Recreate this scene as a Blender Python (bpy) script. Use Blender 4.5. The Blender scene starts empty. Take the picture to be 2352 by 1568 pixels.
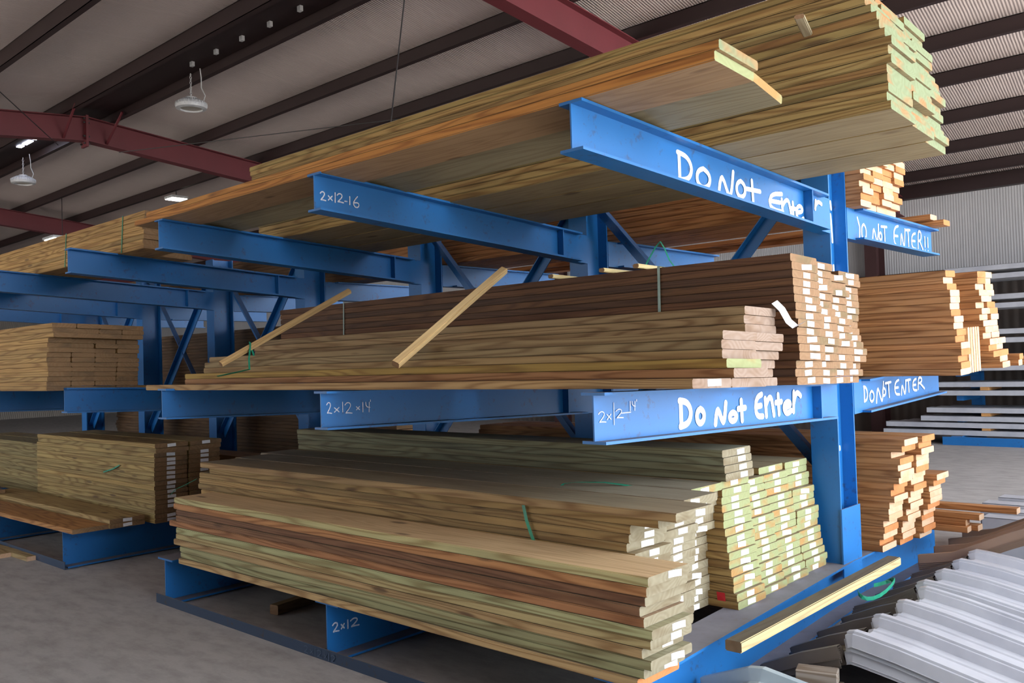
import bpy, bmesh, math, random
from mathutils import Vector, Matrix
random.seed(7)
SC = bpy.context.scene
COL = SC.collection

# ------------------------------------------------------------------ camera
cam_d = bpy.data.cameras.new('camera')
cam_o = bpy.data.objects.new('camera', cam_d)
COL.objects.link(cam_o)
cam_d.sensor_fit = 'HORIZONTAL'
cam_d.sensor_width = 36.0
cam_d.lens = 36.0 * 2035.718 / 2352.0
cam_d.clip_end = 300
CR = Matrix(((0.73333542, 0.03880824, 0.67875849),
             (0.67917023, 0.00337166, -0.73397304),
             (-0.03077274, 0.99924099, -0.02388485)))
cam_o.matrix_world = Matrix.Translation((2.13431, -5.08017, 1.52227)) @ CR.to_4x4()
SC.camera = cam_o

# ------------------------------------------------------------------ world, light, exposure
SKY_LOW, SKY_HIGH = 0.85, 3.8
world = bpy.data.worlds.new('sky'); SC.world = world
world.use_nodes = True
bg = world.node_tree.nodes['Background']
bg.inputs['Color'].default_value = (0.86, 0.93, 1.0, 1)
# overcast sky, brightest on the side of the open gable (+X)
_nt = world.node_tree
_tc = _nt.nodes.new('ShaderNodeTexCoord'); _sx = _nt.nodes.new('ShaderNodeSeparateXYZ')
_nt.links.new(_tc.outputs['Generated'], _sx.inputs[0])
_mr = _nt.nodes.new('ShaderNodeMapRange')
_mr.inputs['From Min'].default_value = -.2; _mr.inputs['From Max'].default_value = 1.0
_mr.inputs['To Min'].default_value = SKY_LOW; _mr.inputs['To Max'].default_value = SKY_HIGH
_nt.links.new(_sx.outputs[0], _mr.inputs['Value']); _nt.links.new(_mr.outputs[0], bg.inputs['Strength'])
SC.view_settings.view_transform = 'Standard'
SC.view_settings.look = 'None'
SC.view_settings.gamma = 1.0
SC.view_settings.use_curve_mapping = False
SC.view_settings.exposure = 1.6

sun_d = bpy.data.lights.new('sun', 'SUN'); sun_d.energy = 7.0; sun_d.angle = .02; sun_d.color = (1, .95, .87)
sun_o = bpy.data.objects.new('sun', sun_d); COL.objects.link(sun_o)
sun_o.rotation_euler = (0, math.radians(40), math.radians(6))      # high sun, off the open gable end

def portal(name, loc, rot, sx, sy):
    d = bpy.data.lights.new(name, 'AREA'); d.shape = 'RECTANGLE'; d.size = sx; d.size_y = sy
    o = bpy.data.objects.new(name, d); COL.objects.link(o)
    o.location = loc; o.rotation_euler = rot
    d.cycles.is_portal = True
    return o
XE = 7.0        # open gable end of the shed
YS = -11.0      # open long side behind the camera
portal('gable_daylight', (XE, 3.75, 2.6), (0, math.pi/2, 0), 5.2, 17.5)
portal('side_daylight', (-12.5, YS, 2.0), (math.pi/2, 0, 0), 17, 4.0)

# ------------------------------------------------------------------ materials
def lin(c):
    return tuple((v/255/12.92 if v/255 <= .04045 else ((v/255+.055)/1.055)**2.4) for v in c) + (1.0,)
def newmat(name, rough=.6, metal=0.0):
    m = bpy.data.materials.new(name); m.use_nodes = True
    nt = m.node_tree; b = nt.nodes['Principled BSDF']
    b.inputs['Roughness'].default_value = rough; b.inputs['Metallic'].default_value = metal
    return m, nt, b
def N(nt, t, **k):
    n = nt.nodes.new(t)
    for a, v in k.items(): setattr(n, a, v)
    return n
def ramp(nt, fac, stops):
    r = N(nt, 'ShaderNodeValToRGB'); e = r.color_ramp.elements
    while len(e) < len(stops): e.new(.5)
    for i, (p, c) in enumerate(stops):
        e[i].position = p; e[i].color = c if len(c) == 4 else c + (1,)
    nt.links.new(fac, r.inputs[0]); return r.outputs[0]
def math_n(nt, op, a, b=None):
    m = N(nt, 'ShaderNodeMath', operation=op)
    for i, v in enumerate((a, b)):
        if v is None: continue
        if isinstance(v, (int, float)): m.inputs[i].default_value = v
        else: nt.links.new(v, m.inputs[i])
    return m.outputs[0]
def mixc(nt, fac, a, b, mode='MIX'):
    m = N(nt, 'ShaderNodeMix', data_type='RGBA', blend_type=mode)
    for i, v in ((0, fac), (6, a), (7, b)):
        if isinstance(v, (int, float)): m.inputs[i].default_value = v
        elif isinstance(v, tuple): m.inputs[i].default_value = v
        else: nt.links.new(v, m.inputs[i])
    return m.outputs[2]
def noise(nt, vec, scale, detail=2.0, rough=.5):
    n = N(nt, 'ShaderNodeTexNoise'); n.inputs['Scale'].default_value = scale
    n.inputs['Detail'].default_value = detail; n.inputs['Roughness'].default_value = rough
    nt.links.new(vec, n.inputs['Vector']); return n.outputs[0]
def objvec(nt, scale=(1, 1, 1), rnd=True):
    tc = N(nt, 'ShaderNodeTexCoord'); out = tc.outputs['Object']
    if rnd:
        oi = N(nt, 'ShaderNodeObjectInfo')
        k = math_n(nt, 'MULTIPLY', oi.outputs['Random'], 61.0)
        c = N(nt, 'ShaderNodeCombineXYZ')
        nt.links.new(k, c.inputs[0]); nt.links.new(math_n(nt, 'MULTIPLY', k, 1.7), c.inputs[1]); nt.links.new(math_n(nt, 'MULTIPLY', k, .9), c.inputs[2])
        a = N(nt, 'ShaderNodeVectorMath', operation='ADD'); nt.links.new(out, a.inputs[0]); nt.links.new(c.outputs[0], a.inputs[1]); out = a.outputs[0]
    return out
def scaled(nt, vec, s):
    m = N(nt, 'ShaderNodeVectorMath', operation='MULTIPLY'); nt.links.new(vec, m.inputs[0]); m.inputs[1].default_value = s; return m.outputs[0]

def wood_side(name, stain=.35, contrast=.5, grey_to=None, grey_f=.6):
    m, nt, b = newmat(name, .75)
    v = objvec(nt)
    oi = N(nt, 'ShaderNodeObjectInfo')
    field = noise(nt, scaled(nt, v, (.55, 7.5, 9.0)), 1.0, 1.5, .45)
    rings = math_n(nt, 'SINE', math_n(nt, 'MULTIPLY', field, 88.0))
    rings = math_n(nt, 'MULTIPLY', math_n(nt, 'ADD', rings, 1.0), .5)
    rings = math_n(nt, 'POWER', rings, 2.2)
    fib = noise(nt, scaled(nt, v, (2.5, 150, 150)), 1.0, 2.0)
    blot = noise(nt, scaled(nt, v, (.9, 3.0, 5.0)), 1.0, 3.0, .55)
    base = oi.outputs['Color']
    if grey_to: base = mixc(nt, grey_f, base, lin(grey_to))
    late = mixc(nt, 1.0, base, (.42, .29, .17, 1), 'MULTIPLY')
    c = mixc(nt, math_n(nt, 'MULTIPLY', rings, contrast), base, late)
    c = mixc(nt, math_n(nt, 'MULTIPLY', fib, .75), c, mixc(nt, 1.0, c, (.55, .5, .45, 1), 'MULTIPLY'))
    grey = mixc(nt, 1.0, c, (.42, .42, .42, 1), 'MULTIPLY')
    st = ramp(nt, blot, [(.48, (0, 0, 0)), (.72, (1, 1, 1))])
    c = mixc(nt, math_n(nt, 'MULTIPLY', st, stain), c, grey)
    # knots
    vo = N(nt, 'ShaderNodeTexVoronoi'); vo.inputs['Scale'].default_value = 1.0
    nt.links.new(scaled(nt, v, (1.6, 5.0, 9.0)), vo.inputs['Vector'])
    kn = ramp(nt, vo.outputs['Distance'], [(.07, (1, 1, 1)), (.13, (0, 0, 0))])
    c = mixc(nt, math_n(nt, 'MULTIPLY', kn, .7), c, (.07, .032, .014, 1))
    nt.links.new(c, b.inputs['Base Color'])
    bp = N(nt, 'ShaderNodeBump'); bp.inputs['Strength'].default_value = .15; bp.inputs['Distance'].default_value = .003
    nt.links.new(math_n(nt, 'ADD', fib, rings), bp.inputs['Height']); nt.links.new(bp.outputs[0], b.inputs['Normal'])
    return m
def wood_end(name, ca, cb, ring=.25):
    m, nt, b = newmat(name, .85)
    v = objvec(nt)
    big = noise(nt, scaled(nt, v, (1, 5, 11)), 1.0, 2.0)
    c = mixc(nt, ramp(nt, big, [(.50, (0, 0, 0)), (.66, (1, 1, 1))]), lin(ca), lin(cb))
    f = noise(nt, scaled(nt, v, (1, 6, 9)), 1.0, .5)
    r = math_n(nt, 'MULTIPLY', math_n(nt, 'ADD', math_n(nt, 'SINE', math_n(nt, 'MULTIPLY', f, 85.0)), 1.0), .5)
    c = mixc(nt, math_n(nt, 'MULTIPLY', r, ring), c, mixc(nt, 1.0, c, (.6, .48, .36, 1), 'MULTIPLY'))
    d = noise(nt, scaled(nt, v, (1, 60, 60)), 1.0, 2.0)
    c = mixc(nt, math_n(nt, 'MULTIPLY', d, .35), c, mixc(nt, 1.0, c, (.6, .6, .6, 1), 'MULTIPLY'))
    nt.links.new(c, b.inputs['Base Color'])
    return m
M = {}
M['wood'] = wood_side('sawn_wood', .48, .66)
M['wood_stained'] = wood_side('stained_wood', .75, .6)
M['wood_face'] = wood_side('weathered_wide_face', .5, .3, (150, 146, 128), .62)
M['wood_face_tan'] = wood_side('tan_wide_face', .3, .3, (226, 192, 150), .85)
M['wood_dirty'] = wood_side('dirty_wood', .5, .3, (84, 76, 66), .9)
M['wood_clean'] = wood_side('clean_wood', .1, .35)
M['end_green'] = wood_end('green_end_grain', (128, 140, 106), (160, 116, 72))
M['end_tan'] = wood_end('tan_end_grain', (142, 110, 80), (122, 102, 72))
M['end_grey'] = wood_end('grey_end_grain', (150, 130, 116), (138, 114, 96), .35)
M['end_lime'] = wood_end('lime_end_grain', (146, 152, 108), (166, 128, 76), .15)
M['end_olive'] = wood_end('olive_end_grain', (140, 131, 108), (124, 111, 86), .3)
M['end_cream'] = wood_end('cream_end_grain', (206, 172, 142), (198, 158, 122), .12)
M['end_orange'] = wood_end('orange_end_grain', (192, 126, 74), (182, 114, 62), .15)
M['end_dark'] = wood_end('dull_end_grain', (150, 118, 84), (130, 104, 76), .3)

def paint(name, col, rough=.45, dust=.6, rust=.5):
    m, nt, b = newmat(name, rough)
    tc = N(nt, 'ShaderNodeTexCoord'); v = tc.outputs['Object']
    ge = N(nt, 'ShaderNodeNewGeometry'); sx = N(nt, 'ShaderNodeSeparateXYZ'); nt.links.new(ge.outputs['Normal'], sx.inputs[0])
    n1 = noise(nt, v, 2.2, 4.0); n2 = noise(nt, v, 28.0, 5.0, .65); n3 = noise(nt, scaled(nt, v, (1, 1, 1)), 7.0, 5.0, .7)
    c = mixc(nt, n1, lin(col), tuple(x*.72 for x in lin(col)[:3]) + (1,))
    sc = ramp(nt, math_n(nt, 'MULTIPLY', n2, n3), [(.33, (0, 0, 0)), (.42, (1, 1, 1))])
    c = mixc(nt, math_n(nt, 'MULTIPLY', sc, rust), c, (.045, .03, .028, 1))
    up = ramp(nt, sx.outputs[2], [(.55, (0, 0, 0)), (.9, (1, 1, 1))])
    c = mixc(nt, math_n(nt, 'MULTIPLY', up, dust), c, mixc(nt, n3, (.25, .23, .22, 1), (.14, .11, .10, 1)))
    nt.links.new(c, b.inputs['Base Color'])
    rr = math_n(nt, 'ADD', math_n(nt, 'MULTIPLY', up, .35), rough)
    nt.links.new(rr, b.inputs['Roughness'])
    return m
M['blue'] = paint('blue_rack_paint', (30, 112, 184), .42, .85, .45)
M['rail'] = paint('scuffed_rail_paint', (38, 60, 88), .6, .9, .9)
M['column_red'] = paint('dull_red_primer', (74, 44, 44), .6, .2, .2)
M['red'] = paint('red_primer', (112, 44, 52), .6, .2, .15)
M['purlin'] = paint('dark_maroon_primer', (50, 32, 33), .6, .2, .1)
def flat(name, col, rough=.6, metal=0.0, emit=0.0):
    m, nt, b = newmat(name, rough, metal)
    b.inputs['Base Color'].default_value = lin(col)
    if emit:
        b.inputs['Emission Color'].default_value = lin(col); b.inputs['Emission Strength'].default_value = emit
    return m
def speckle(name, a, c2, scale, rough, metal=0.0, det=4.0):
    m, nt, b = newmat(name, rough, metal)
    tc = N(nt, 'ShaderNodeTexCoord')
    n = noise(nt, tc.outputs['Object'], scale, det, .6)
    nt.links.new(mixc(nt, ramp(nt, n, [(.3, (0, 0, 0)), (.7, (1, 1, 1))]), lin(a), lin(c2)), b.inputs['Base Color'])
    return m
M['white_paint'] = speckle('white_spray_paint', (245, 246, 250), (225, 230, 242), 60, .5)
M['chalk'] = speckle('white_chalk', (222, 226, 232), (170, 182, 205), 90, .9)
M['faint_chalk'] = speckle('faint_chalk', (84, 98, 118), (60, 78, 104), 90, .9)
M['tag'] = speckle('tag_paper', (246, 247, 250), (236, 238, 242), 40, .7)
M['tag_red'] = speckle('red_tag_paper', (205, 40, 48), (190, 30, 40), 30, .7)
M['strap'] = speckle('green_plastic_strap', (40, 150, 118), (30, 128, 100), 20, .35)
M['strap_grey'] = speckle('grey_plastic_strap', (140, 160, 150), (118, 140, 128), 20, .4)
M['fixture'] = speckle('white_fixture_enamel', (205, 205, 208), (186, 186, 190), 15, .4)
M['lamp_glass'] = flat('dull_lamp_lens', (168, 160, 150), .4)
M['lit'] = flat('lit_lamp_panel', (255, 244, 226), .5, 0, 14.0)
M['vent_light'] = flat('daylight_gap', (225, 232, 255), .5, 0, 6.0)
M['galv'] = speckle('white_coated_steel', (188, 190, 198), (164, 166, 176), 3, .38)
M['galv_blue'] = speckle('pale_blue_coated_steel', (172, 184, 190), (150, 164, 172), 3, .38)
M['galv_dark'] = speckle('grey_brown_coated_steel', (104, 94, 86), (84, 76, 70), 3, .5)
M['galv_tan'] = speckle('brown_coated_steel', (150, 124, 106), (128, 108, 94), 3, .45)
M['cable'] = flat('dark_steel_cable', (40, 36, 38), .5)

m, nt, b = newmat('concrete', .8)
tc = N(nt, 'ShaderNodeTexCoord'); v = tc.outputs['Object']
n1 = noise(nt, v, .55, 5.0, .6); n2 = noise(nt, scaled(nt, v, (1, 2.4, 1)), 4.0, 6.0, .65); n3 = noise(nt, v, 60, 3.0)
c = mixc(nt, n1, lin((162, 159, 158)), lin((186, 183, 182)))
c = mixc(nt, ramp(nt, n2, [(.42, (0, 0, 0)), (.75, (.55, .55, .55))]), c, lin((108, 103, 101)))
c = mixc(nt, math_n(nt, 'MULTIPLY', n3, .25), c, lin((120, 116, 112)))
nt.links.new(c, b.inputs['Base Color'])
bp = N(nt, 'ShaderNodeBump'); bp.inputs['Strength'].default_value = .1; nt.links.new(n3, bp.inputs['Height']); nt.links.new(bp.outputs[0], b.inputs['Normal'])
M['concrete'] = m

M['bounce_ground'] = speckle('pale_bounce_ground', (176, 170, 160), (196, 190, 180), 12, .9)  # pale tone chosen to bounce sunlight indoors from unseen ground
def insulation(name, ca, cb, axis, pitch, seam, diamond=False, tone=.09):
    """faced insulation: fine ribs (bump and tone) across `axis`, wide seams every `seam` metres"""
    m, nt, b = newmat(name, .7)
    tc = N(nt, 'ShaderNodeTexCoord'); v = tc.outputs['Object']
    s = N(nt, 'ShaderNodeSeparateXYZ'); nt.links.new(v, s.inputs[0])
    wob = noise(nt, v, 3.0, 2.0)
    u = s.outputs[axis]; w2 = s.outputs[1 if axis == 0 else 2]
    uu = math_n(nt, 'ADD', u, math_n(nt, 'MULTIPLY', w2, .9 if diamond else .12))
    uu = math_n(nt, 'ADD', uu, math_n(nt, 'MULTIPLY', wob, .012))
    rib = math_n(nt, 'SINE', math_n(nt, 'MULTIPLY', uu, 2*math.pi/pitch))
    if diamond:
        rib2 = math_n(nt, 'SINE', math_n(nt, 'MULTIPLY', math_n(nt, 'SUBTRACT', u, math_n(nt, 'MULTIPLY', w2, .9)), 2*math.pi/pitch))
        rib = math_n(nt, 'MULTIPLY', math_n(nt, 'ADD', rib, rib2), .6)
    se = math_n(nt, 'FRACT', math_n(nt, 'DIVIDE', math_n(nt, 'ADD', u, math_n(nt, 'MULTIPLY', wob, .12)), seam))
    seam_l = ramp(nt, se, [(0.0, (.0, .0, .0)), (.02, (1, 1, 1)), (.10, (.35, .35, .35)), (.9, (.35, .35, .35))])
    big = noise(nt, v, .8, 4.0, .6)
    c = mixc(nt, big, lin(ca), lin(cb))
    c = mixc(nt, math_n(nt, 'MULTIPLY', math_n(nt, 'ADD', rib, 1.0), tone), c, mixc(nt, 1.0, c, (.45, .45, .46, 1), 'MULTIPLY'))
    c = mixc(nt, math_n(nt, 'MULTIPLY', seam_l, .25), c, mixc(nt, 1.0, c, (1.3, 1.3, 1.3, 1), 'MULTIPLY'))
    nt.links.new(c, b.inputs['Base Color'])
    bp = N(nt, 'ShaderNodeBump'); bp.inputs['Strength'].default_value = .22 if diamond else .4; bp.inputs['Distance'].default_value = .012
    nt.links.new(math_n(nt, 'ADD', rib, math_n(nt, 'MULTIPLY', big, 6.0)), bp.inputs['Height']); nt.links.new(bp.outputs[0], b.inputs['Normal'])
    return m
M['roof'] = insulation('roof_insulation', (196, 180, 176), (212, 198, 194), 0, .034, 1.05)
M['wall'] = insulation('wall_insulation', (206, 204, 206), (186, 184, 186), 0, .045, 1.3, True, .05)
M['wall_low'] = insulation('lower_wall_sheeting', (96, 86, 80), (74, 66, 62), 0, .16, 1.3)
M['wall_dark'] = insulation('end_wall_insulation', (150, 140, 130), (120, 112, 106), 1, .07, 1.2)

# ------------------------------------------------------------------ mesh helpers
def obj(name, bm, mats, parent=None, loc=None):
    me = bpy.data.meshes.new(name); bm.normal_update(); bm.to_mesh(me); bm.free()
    for mm in (mats if isinstance(mats, (list, tuple)) else [mats]): me.materials.append(M[mm])
    o = bpy.data.objects.new(name, me); COL.objects.link(o)
    if parent is not None: o.parent = parent
    if loc is not None: o.location = loc
    return o
def tag(o, label, cat, group=None, kind=None):
    o['label'] = label; o['category'] = cat
    if group: o['group'] = group
    if kind: o['kind'] = kind
    return o
def empty(name, loc, label, cat, group=None):
    o = bpy.data.objects.new(name, None); COL.objects.link(o); o.location = loc; o.empty_display_size = .2
    return tag(o, label, cat, group)
def box(bm, x0, x1, y0, y1, z0, z1):
    vs = [bm.verts.new((x, y, z)) for z in (z0, z1) for x, y in ((x0, y0), (x1, y0), (x1, y1), (x0, y1))]
    for f in ((3, 2, 1, 0), (4, 5, 6, 7), (0, 1, 5, 4), (1, 2, 6, 5), (2, 3, 7, 6), (3, 0, 4, 7)): bm.faces.new([vs[i] for i in f])
    return vs
def hexa(bm, a, b):
    """prism between two quads (lists of 4 points, same order)"""
    A = [bm.verts.new(p) for p in a]; B = [bm.verts.new(p) for p in b]
    fs = [bm.faces.new(A[::-1]), bm.faces.new(B)]
    for i in range(4): fs.append(bm.faces.new((A[i], A[(i+1) % 4], B[(i+1) % 4], B[i])))
    bmesh.ops.recalc_face_normals(bm, faces=fs)
def beam_prism(bm, p0, p1, x0, x1, z0, z1):
    """member running from p0 to p1 (mostly along Y) whose section is the rectangle x0..x1, z0..z1"""
    q = ((x0, z0), (x1, z0), (x1, z1), (x0, z1))
    hexa(bm, [(p0[0]+x, p0[1], p0[2]+z) for x, z in q], [(p1[0]+x, p1[1], p1[2]+z) for x, z in q])
def tube(bm, pts, r, n=8):
    pts = [Vector(p) for p in pts]; rings = []
    for i, p in enumerate(pts):
        d = (pts[min(i+1, len(pts)-1)] - pts[max(i-1, 0)]).normalized()
        a = d.orthogonal().normalized(); bb = d.cross(a)
        rings.append([bm.verts.new(p + (a*math.cos(t)+bb*math.sin(t))*r) for t in [2*math.pi*k/n for k in range(n)]])
    for r0, r1 in zip(rings, rings[1:]):
        for k in range(n): bm.faces.new((r0[k], r0[(k+1) % n], r1[(k+1) % n], r1[k]))
    bm.faces.new(rings[0][::-1]); bm.faces.new(rings[-1])
    bmesh.ops.recalc_face_normals(bm, faces=bm.faces)
def lerp(a, b, t): return tuple(a[i]+(b[i]-a[i])*t for i in range(len(a)))

# ------------------------------------------------------------------ shelf frames
LV = {'u': (2.4233, .0564), 'm': (1.3475, .0264), 'b': (.2932, 0.0), 'f': (0.0, 0.0),
      'ur': (2.402, .0), 'mr': (1.351, .038), 'br': (.2932, 0.0)}
def W(l, x, s, h):
    z0, a = LV[l]
    if l.endswith('r'): return Vector((x, .25 + s*math.cos(a) - h*math.sin(a), z0 + s*math.sin(a) + h*math.cos(a)))
    return Vector((x, -s*math.cos(a) + h*math.sin(a), z0 + s*math.sin(a) + h*math.cos(a)))
def tilt(l): return LV[l][1] if l.endswith('r') else -LV[l][1]

# ------------------------------------------------------------------ setting
bm = bmesh.new(); box(bm, -36, XE+.3, YS-.3, 12.3, -.2, 0); obj('floor', bm, 'concrete')['kind'] = 'structure'
bm = bmesh.new(); box(bm, -60, 60, -60, 60, -.4, -.201); obj('ground', bm, 'bounce_ground')['kind'] = 'structure'  # unseen ground outside, added pale to reflect sunlight up to the ceiling
MR, YW, YR, ZRP = .095, 12.0, .45, 5.475          # roof pitch, eave wall, ridge line, purlin underside at the ridge
def zroof(y): return ZRP - MR*abs(y-YR)            # underside of purlins
bm = bmesh.new()
for y0, y1 in ((YR, 12.4), (YR, YS-1.5)):
    q = [(-34, y0, zroof(y0)+.20), (XE, y0, zroof(y0)+.20), (XE, y1, zroof(y1)+.20), (-34, y1, zroof(y1)+.20)]
    hexa(bm, q, [(x, y, z+.1) for x, y, z in q])
obj('ceiling', bm, 'roof')['kind'] = 'structure'
ZG = 2.85
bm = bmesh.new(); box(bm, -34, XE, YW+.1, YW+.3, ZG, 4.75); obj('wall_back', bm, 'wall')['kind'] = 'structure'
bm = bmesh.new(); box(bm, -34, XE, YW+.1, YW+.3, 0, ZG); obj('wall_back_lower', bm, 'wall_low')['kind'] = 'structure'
bm = bmesh.new(); box(bm, -34.3, -34, -13, 12.4, 0, 6); obj('wall_left', bm, 'wall_dark')['kind'] = 'structure'
bm = bmesh.new(); box(bm, -34, -21, YS-.2, YS, 0, 4.6); obj('wall_front', bm, 'wall_dark')['kind'] = 'structure'
bm = bmesh.new(); box(bm, -21, -4, YS-.2, YS, 4.0, 4.7); box(bm, -4, XE, YS-.2, YS, 0, 4.7); obj('wall_front_light_block', bm, 'wall_dark')['kind'] = 'structure'  # unseen wall; its opening is placed and sized to shape the daylight

bm = bmesh.new(); box(bm, XE, XE+.2, YS-.2, -5.0, 0, 5.3); obj('wall_right_light_block', bm, 'wall_dark')['kind'] = 'structure'  # unseen, added to close part of the gable and dim the board fronts
# rafters (tapered I-beams with a ridge splice)
def rafter(x, label):
    r = empty('roof_rafter', (x, YR, 0), label, 'beam', None)
    for nm, ya in (('rafter_half', 12.0), ('rafter_half', YS)):
        bm = bmesh.new()
        zt0, zt1 = zroof(YR), zroof(ya)
        for x0, x1, za, zb in ((-.09, .09, -.012, 0), (-.006, .006, -.36, -.012), (-.09, .09, -.372, -.36)):
            hexa(bm, [(xx, 0, zt0+zz) for xx, zz in ((x0, za), (x1, za), (x1, zb), (x0, zb))],
                     [(xx, ya-YR, zt1+zz) for xx, zz in ((x0, za), (x1, za), (x1, zb), (x0, zb))])
        obj(nm, bm, 'red', r)
    bm = bmesh.new(); box(bm, -.1, .1, -.018, .018, zroof(YR)-.46, zroof(YR)+.02)
    obj('splice_plate', bm, 'red', r)
    bm = bmesh.new()
    for sx in (-.06, .06):
        for zz in (.03, .09, .30, .41):
            box(bm, sx-.012, sx+.012, -.045, .045, zroof(YR)-zz-.012, zroof(YR)-zz+.012)
    obj('splice_bolts', bm, 'cable', r)
    for sy in (-1, 1):
        bm = bmesh.new(); tube(bm, [(.006, sy*.32, zroof(YR)-.37), (.55, sy*.34, zroof(YR)+.03)], .02, 6); obj('flange_brace', bm, 'red', r)
    return r
rafter(-3.70, 'broad red steel rafter at top center, above the overhanging board bundle')
rafter(-11.75, 'dark red steel rafter with bolted ridge splice at upper left')
rafter(-19.8, 'dim red steel rafter second behind, low at the far left edge')
rafter(-27.6, 'farthest red rafter, barely seen at the far left')
def purlin(y, label, flip=1):
    bm = bmesh.new(); z = zroof(y)
    pts = [(0, .0), (0, .2)]
    box(bm, -34, XE, -.004, .004, 0, .195); box(bm, -34, XE, -.004, .07*flip if flip > 0 else .004, .187, .195)
    if flip > 0: box(bm, -34, XE, -.07, .004, 0, .006)
    else: box(bm, -34, XE, -.004, .07, 0, .006)
    o = obj('roof_purlin', bm, 'purlin', None, (0, y, z))
    tag(o, label, 'beam', 'roof purlins')
for y, lb in ((.86, 'dark roof purlin just right of the ridge gap'), (2.25, 'dark roof purlin second right of the ridge, with bolt holes'),
              (3.45, 'dark roof purlin just above the left end of the top bundle'), (4.6, 'dark roof purlin topmost at the right edge'),
              (5.8, 'dark roof purlin second from top at the right edge'), (6.95, 'dark roof purlin third from top at the right edge'),
              (8.4, 'dark roof purlin fourth from top at the right edge'), (9.8, 'dark roof purlin fifth from top at the right edge'),
              (11.1, 'dark roof purlin next to the eave strut at right')):
    purlin(y, lb, 1)
for y, lb in ((.1, 'broad dark roof purlin just left of the ridge gap'), (-1.39, 'dark roof purlin at the top left corner'), (-2.9, 'dark roof purlin above the camera')):
    purlin(y, lb, -1)
bm = bmesh.new(); box(bm, -34, XE, -.08, .09, -.02, .22)
tag(obj('eave_strut', bm, 'purlin', None, (0, YW, 4.34)), 'dark eave strut along the top of the pale back wall', 'beam')
bm = bmesh.new(); box(bm, -34, XE, -.1, .09, -.10, -.09); box(bm, -34, XE, -.1, -.09, -.1, .1); box(bm, -34, XE, -.1, .09, .09, .1)
tag(obj('wall_girt', bm, 'purlin', None, (0, YW, ZG)), 'dark horizontal girt across the pale back wall', 'beam')
for x, lb in ((-4.15, 'dull red wall column behind the right end of the rack'), (-11.9, 'red wall column hidden far behind the rack')):
    bm = bmesh.new(); box(bm, -.11, .11, -.21, -.2, 0, 4.4); box(bm, -.11, .11, .19, .2, 0, 4.4); box(bm, -.006, .006, -.2, .19, 0, 4.4)
    tag(obj('wall_column', bm, 'column_red', None, (x, YW-.12, 0)), lb, 'column')
# ridge: dark channel, conduit, openings
bm = bmesh.new(); box(bm, -34, XE, .12, .84, ZRP+.12, ZRP+.13)
tag(obj('ridge_liner', bm, 'purlin'), 'dark liner strip in the ridge gap between two purlins', 'strip')
bm = bmesh.new(); tube(bm, [(-9.3, .2, ZRP+.03), (-3.7, .2, ZRP+.03)], .022, 8)
tag(obj('conduit', bm, 'fixture'), 'pale electrical conduit along the ridge purlin', 'pipe')
for k in range(7):
    bm = bmesh.new(); box(bm, -.03, .03, -.02, .02, -.03, .03)
    tag(obj('ridge_clip', bm, 'fixture', None, (-8.7+k*.62, .62, ZRP+.09)), 'small pale clip in a row along the ridge gap', 'clip', 'clips along the ridge gap')
for k, x in enumerate((-14.65, -14.3, -13.85, -13.5)):
    bm = bmesh.new(); box(bm, -.16 if k in (1, 2) else -.08, .16 if k in (1, 2) else .08, -.04, .04, -.005, .005)
    o = obj('ridge_opening', bm, 'vent_light', None, (x, .5, ZRP+.11))
    tag(o, 'bright daylight slit in the ridge at far upper left', 'opening', 'daylight slits in the ridge')

def highbay(x, y, z, r, ztop, label):
    t = empty('hanging_lamp', (x, y, z), label, 'lamp')
    bm = bmesh.new()
    prof = [(.0, .09), (.35, .09), (.4, .06), (.9, .035), (1.0, .0), (.97, -.035), (.72, -.045), (.70, -.02), (0, -.02)]
    n = 40; rings = []
    for pr_, pz in prof:
        rings.append([bm.verts.new((r*pr_*math.cos(2*math.pi*k/n), r*pr_*math.sin(2*math.pi*k/n), pz*r/.17)) for k in range(n)] if pr_ else [bm.verts.new((0, 0, pz*r/.17))])
    for a, c in zip(rings, rings[1:]):
        for k in range(n):
            if len(a) == 1: bm.faces.new((a[0], c[k], c[(k+1) % n]))
            elif len(c) == 1: bm.faces.new((a[k], c[0], a[(k+1) % n]))
            else: bm.faces.new((a[k], c[k], c[(k+1) % n], a[(k+1) % n]))
    bmesh.ops.recalc_face_normals(bm, faces=bm.faces)
    obj('housing', bm, 'fixture', t)
    bm = bmesh.new()
    for k in range(28):
        a = 2*math.pi*k/28
        c_, s_ = math.cos(a), math.sin(a)
        q = lambda rr, zz, w: (rr*c_-w*s_, rr*s_+w*c_, zz)
        hexa(bm, [q(.55*r, .02*r, -.012*r), q(.55*r, .02*r, .012*r), q(.55*r, .42*r, .012*r), q(.55*r, .42*r, -.012*r)],
                 [q(1.02*r, -.1*r, -.012*r), q(1.02*r, -.1*r, .012*r), q(1.02*r, .14*r, .012*r), q(1.02*r, .14*r, -.012*r)])
    obj('cooling_fins', bm, 'fixture', t)
    bm = bmesh.new(); bmesh.ops.create_cone(bm, cap_ends=True, segments=32, radius1=r*.7, radius2=r*.7, depth=.01); obj('lens', bm, 'lamp_glass', t, (0, 0, -.028))
    bm = bmesh.new(); nlk = int((ztop-z-.1)/.035)
    for k in range(nlk):
        zz = .09 + k*.035; pts = []
        for j in range(9):
            a = 2*math.pi*j/8; pts.append((.012*math.cos(a) if k % 2 else 0, 0 if k % 2 else .012*math.cos(a), zz+.02*math.sin(a)))
        tube(bm, pts, .004, 5)
    obj('chain', bm, 'fixture', t)
    bm = bmesh.new(); h = ztop-z
    tube(bm, [(.12*r/.17, .1, .05), (.15, .12, h*.25), (.09, .10, h*.5), (.13, .08, h*.75), (.14, .06, h)], .007, 6); obj('cord', bm, 'fixture', t)
    return t
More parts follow.
